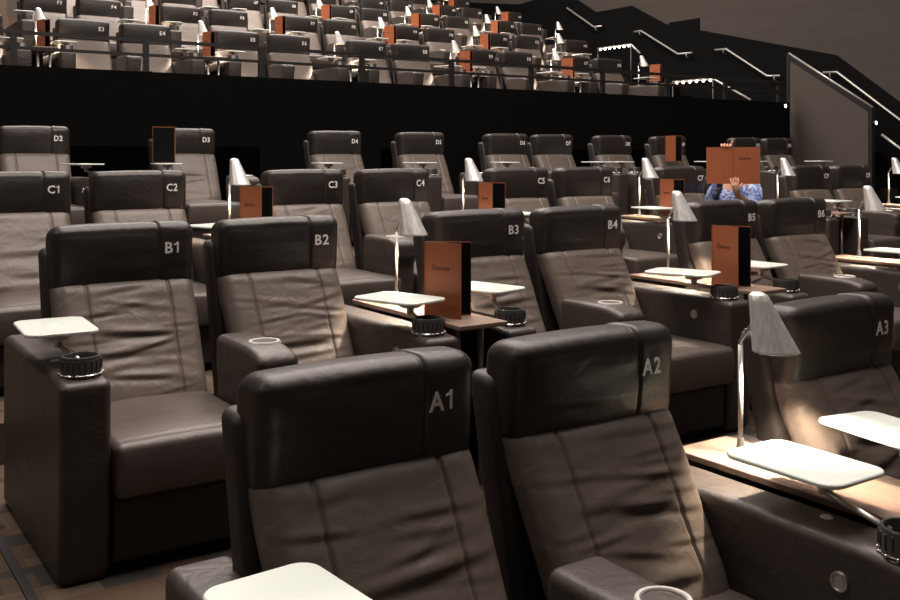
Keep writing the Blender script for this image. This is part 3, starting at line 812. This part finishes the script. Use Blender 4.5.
# local frame: -y is where the person looks (towards the camera), x to the right in the picture
V = []; Ed = []
def jv(p, r, par=None):
    V.append((p, r)); i = len(V) - 1
    if par is not None: Ed.append((par, i))
    return i
pel = jv((0, -.20, .61), (.15, .11)); sp = jv((0, -.16, .74), (.135, .11), pel); ch = jv((0, -.12, .88), (.165, .12), sp)
nb = jv((0, -.13, 1.03), (.09, .08), ch); nk = jv((0, -.145, 1.09), (.055, .055), nb); hd = jv((0, -.17, 1.17), (.078, .092), nk); ht = jv((0, -.16, 1.25), (.07, .08), hd)
bodyparts = {}
for s in (-1, 1):
    hip = jv((s * .10, -.24, .53), .095, pel); kn = jv((s * .15, -.62, .56), .065, hip); an = jv((s * .16, -.70, .14), .042, kn); to = jv((s * .16, -.84, .07), (.04, .03), an)
    sh = jv((s * .165, -.13, .955), .062, ch)
    if s < 0: el, wr = (-.20, -.38, .80), (-.06, -.53, 1.22)
    else: el, wr = (.20, -.36, .76), (.03, -.565, .935)
    e = jv(el, .043, sh); w = jv(wr, .029, e)
    bodyparts[s] = (sh, e, w)
    up = Vector((0, 0, 1))
    if s < 0:   # hand over the top edge, fingers folded to the front
        pm = jv((-.055, -.56, 1.305), (.036, .022), w)
        for k in range(4):
            bx = -.095 + .024 * k
            a = jv((bx, -.575, 1.355), .011, pm); b_ = jv((bx, -.603, 1.362 - .004 * abs(k - 1)), .010, a); c = jv((bx, -.615, 1.335), .009, b_)
        a = jv((-.015, -.575, 1.35), .012, pm); jv((-.004, -.59, 1.392), .010, a)
    else:       # hand gripping the lower edge, thumb and fingers on the outside
        pm = jv((.022, -.615, .985), (.034, .022), w)
        for k in range(4):
            bx = .045 - .020 * k
            a = jv((bx, -.625, 1.03), .0095, pm); b_ = jv((bx - .004, -.622, 1.06 - .005 * abs(k - 1)), .0085, a); c = jv((bx - .008, -.612, 1.078 - .006 * abs(k - 1)), .0075, b_)
        a = jv((.06, -.61, 1.00), .010, pm); jv((.078, -.60, 1.03), .009, a)
skin_body('body', V, Ed, 'skin', parent=per)
# shirt: torso and sleeves to the elbow
V = []; Ed = []
pel = jv((0, -.20, .57), (.165, .135)); sp = jv((0, -.16, .72), (.15, .125), pel); ch = jv((0, -.12, .90), (.18, .135), sp); nb = jv((0, -.125, .985), (.12, .09), ch)
for s in (-1, 1):
    sh = jv((s * .165, -.13, .955), .075, ch); el = (-.195, -.37, .82) if s < 0 else (.195, -.33, .785)
    mid = tuple((a + b_) / 2 for a, b_ in zip((s * .165, -.13, .955), el)); m_ = jv(mid, .068, sh); e_ = jv(el, .062, m_)
    if s < 0: jv((-.11, -.48, 1.06), .045, e_)
skin_body('shirt', V, Ed, 'shirt', parent=per)
V = []; Ed = []
pel = jv((0, -.20, .55), (.165, .13))
for s in (-1, 1):
    hip = jv((s * .10, -.24, .53), .11, pel); kn = jv((s * .15, -.62, .56), .078, hip); jv((s * .16, -.69, .18), .058, kn)
skin_body('trousers', V, Ed, 'trousers', parent=per)
mb = MB()
def hairdef(Q, hs): return Q
mb.add(*rbox(.083, .098, .075, .074, (2, 2, 2), 4, c=(0, -.15, 1.262))); ob('hair', mb.mesh('hair', ['hair']), per)
for s in (-1, 1):
    mb = MB(); mb.add(*rbox(.012, .006, .008, .0059, k=2, c=(s * .03, -.258, 1.185))); ob('eye', mb.mesh('eye', ['white_print']), per)
    mb = MB(); mb.add(*rbox(.008, .016, .026, .0079, k=2, c=(s * .083, -.165, 1.18))); ob('ear', mb.mesh('ear', ['skin']), per)
mb = MB(); mb.add(*rbox(.012, .018, .022, .0115, k=2, c=(0, -.268, 1.165))); ob('nose', mb.mesh('nose', ['skin']), per)
mb = MB(); mb.add(*rbox(.022, .005, .006, .0049, k=2, c=(0, -.262, 1.125))); ob('mouth', mb.mesh('mouth', ['menu_edge']), per)
om = ob('menu', None); om.location = (px, py, pz); om.rotation_euler = (0, 0, math.radians(-50)); tag(om, 'wide open orange brown menu held up before the face of the person in blue', 'menu')
mb = MB(); mb.add(*box(-.222, -.002, -.602, -.598, 1.02, 1.335)); cL = ob('cover', mb.mesh('cover', ['menu_cover'], False), om)
mb = MB(); mb.add(*box(.002, .222, -.602, -.598, 1.02, 1.335)); cR = ob('cover', mb.mesh('cover', ['menu_cover'], False), om)
mb = MB(); mb.add(*box(-.006, .006, -.604, -.597, 1.02, 1.335)); ob('spine', mb.mesh('spine', ['menu_edge'], False), om)
mb = MB(); mb.add(*box(-.215, .215, -.5975, -.594, 1.027, 1.328)); ob('pages', mb.mesh('pages', ['menu_inside'], False), om)
e = ob('emblem', menu_meshes()['mark'], cR, (.01, -.603, 1.03))
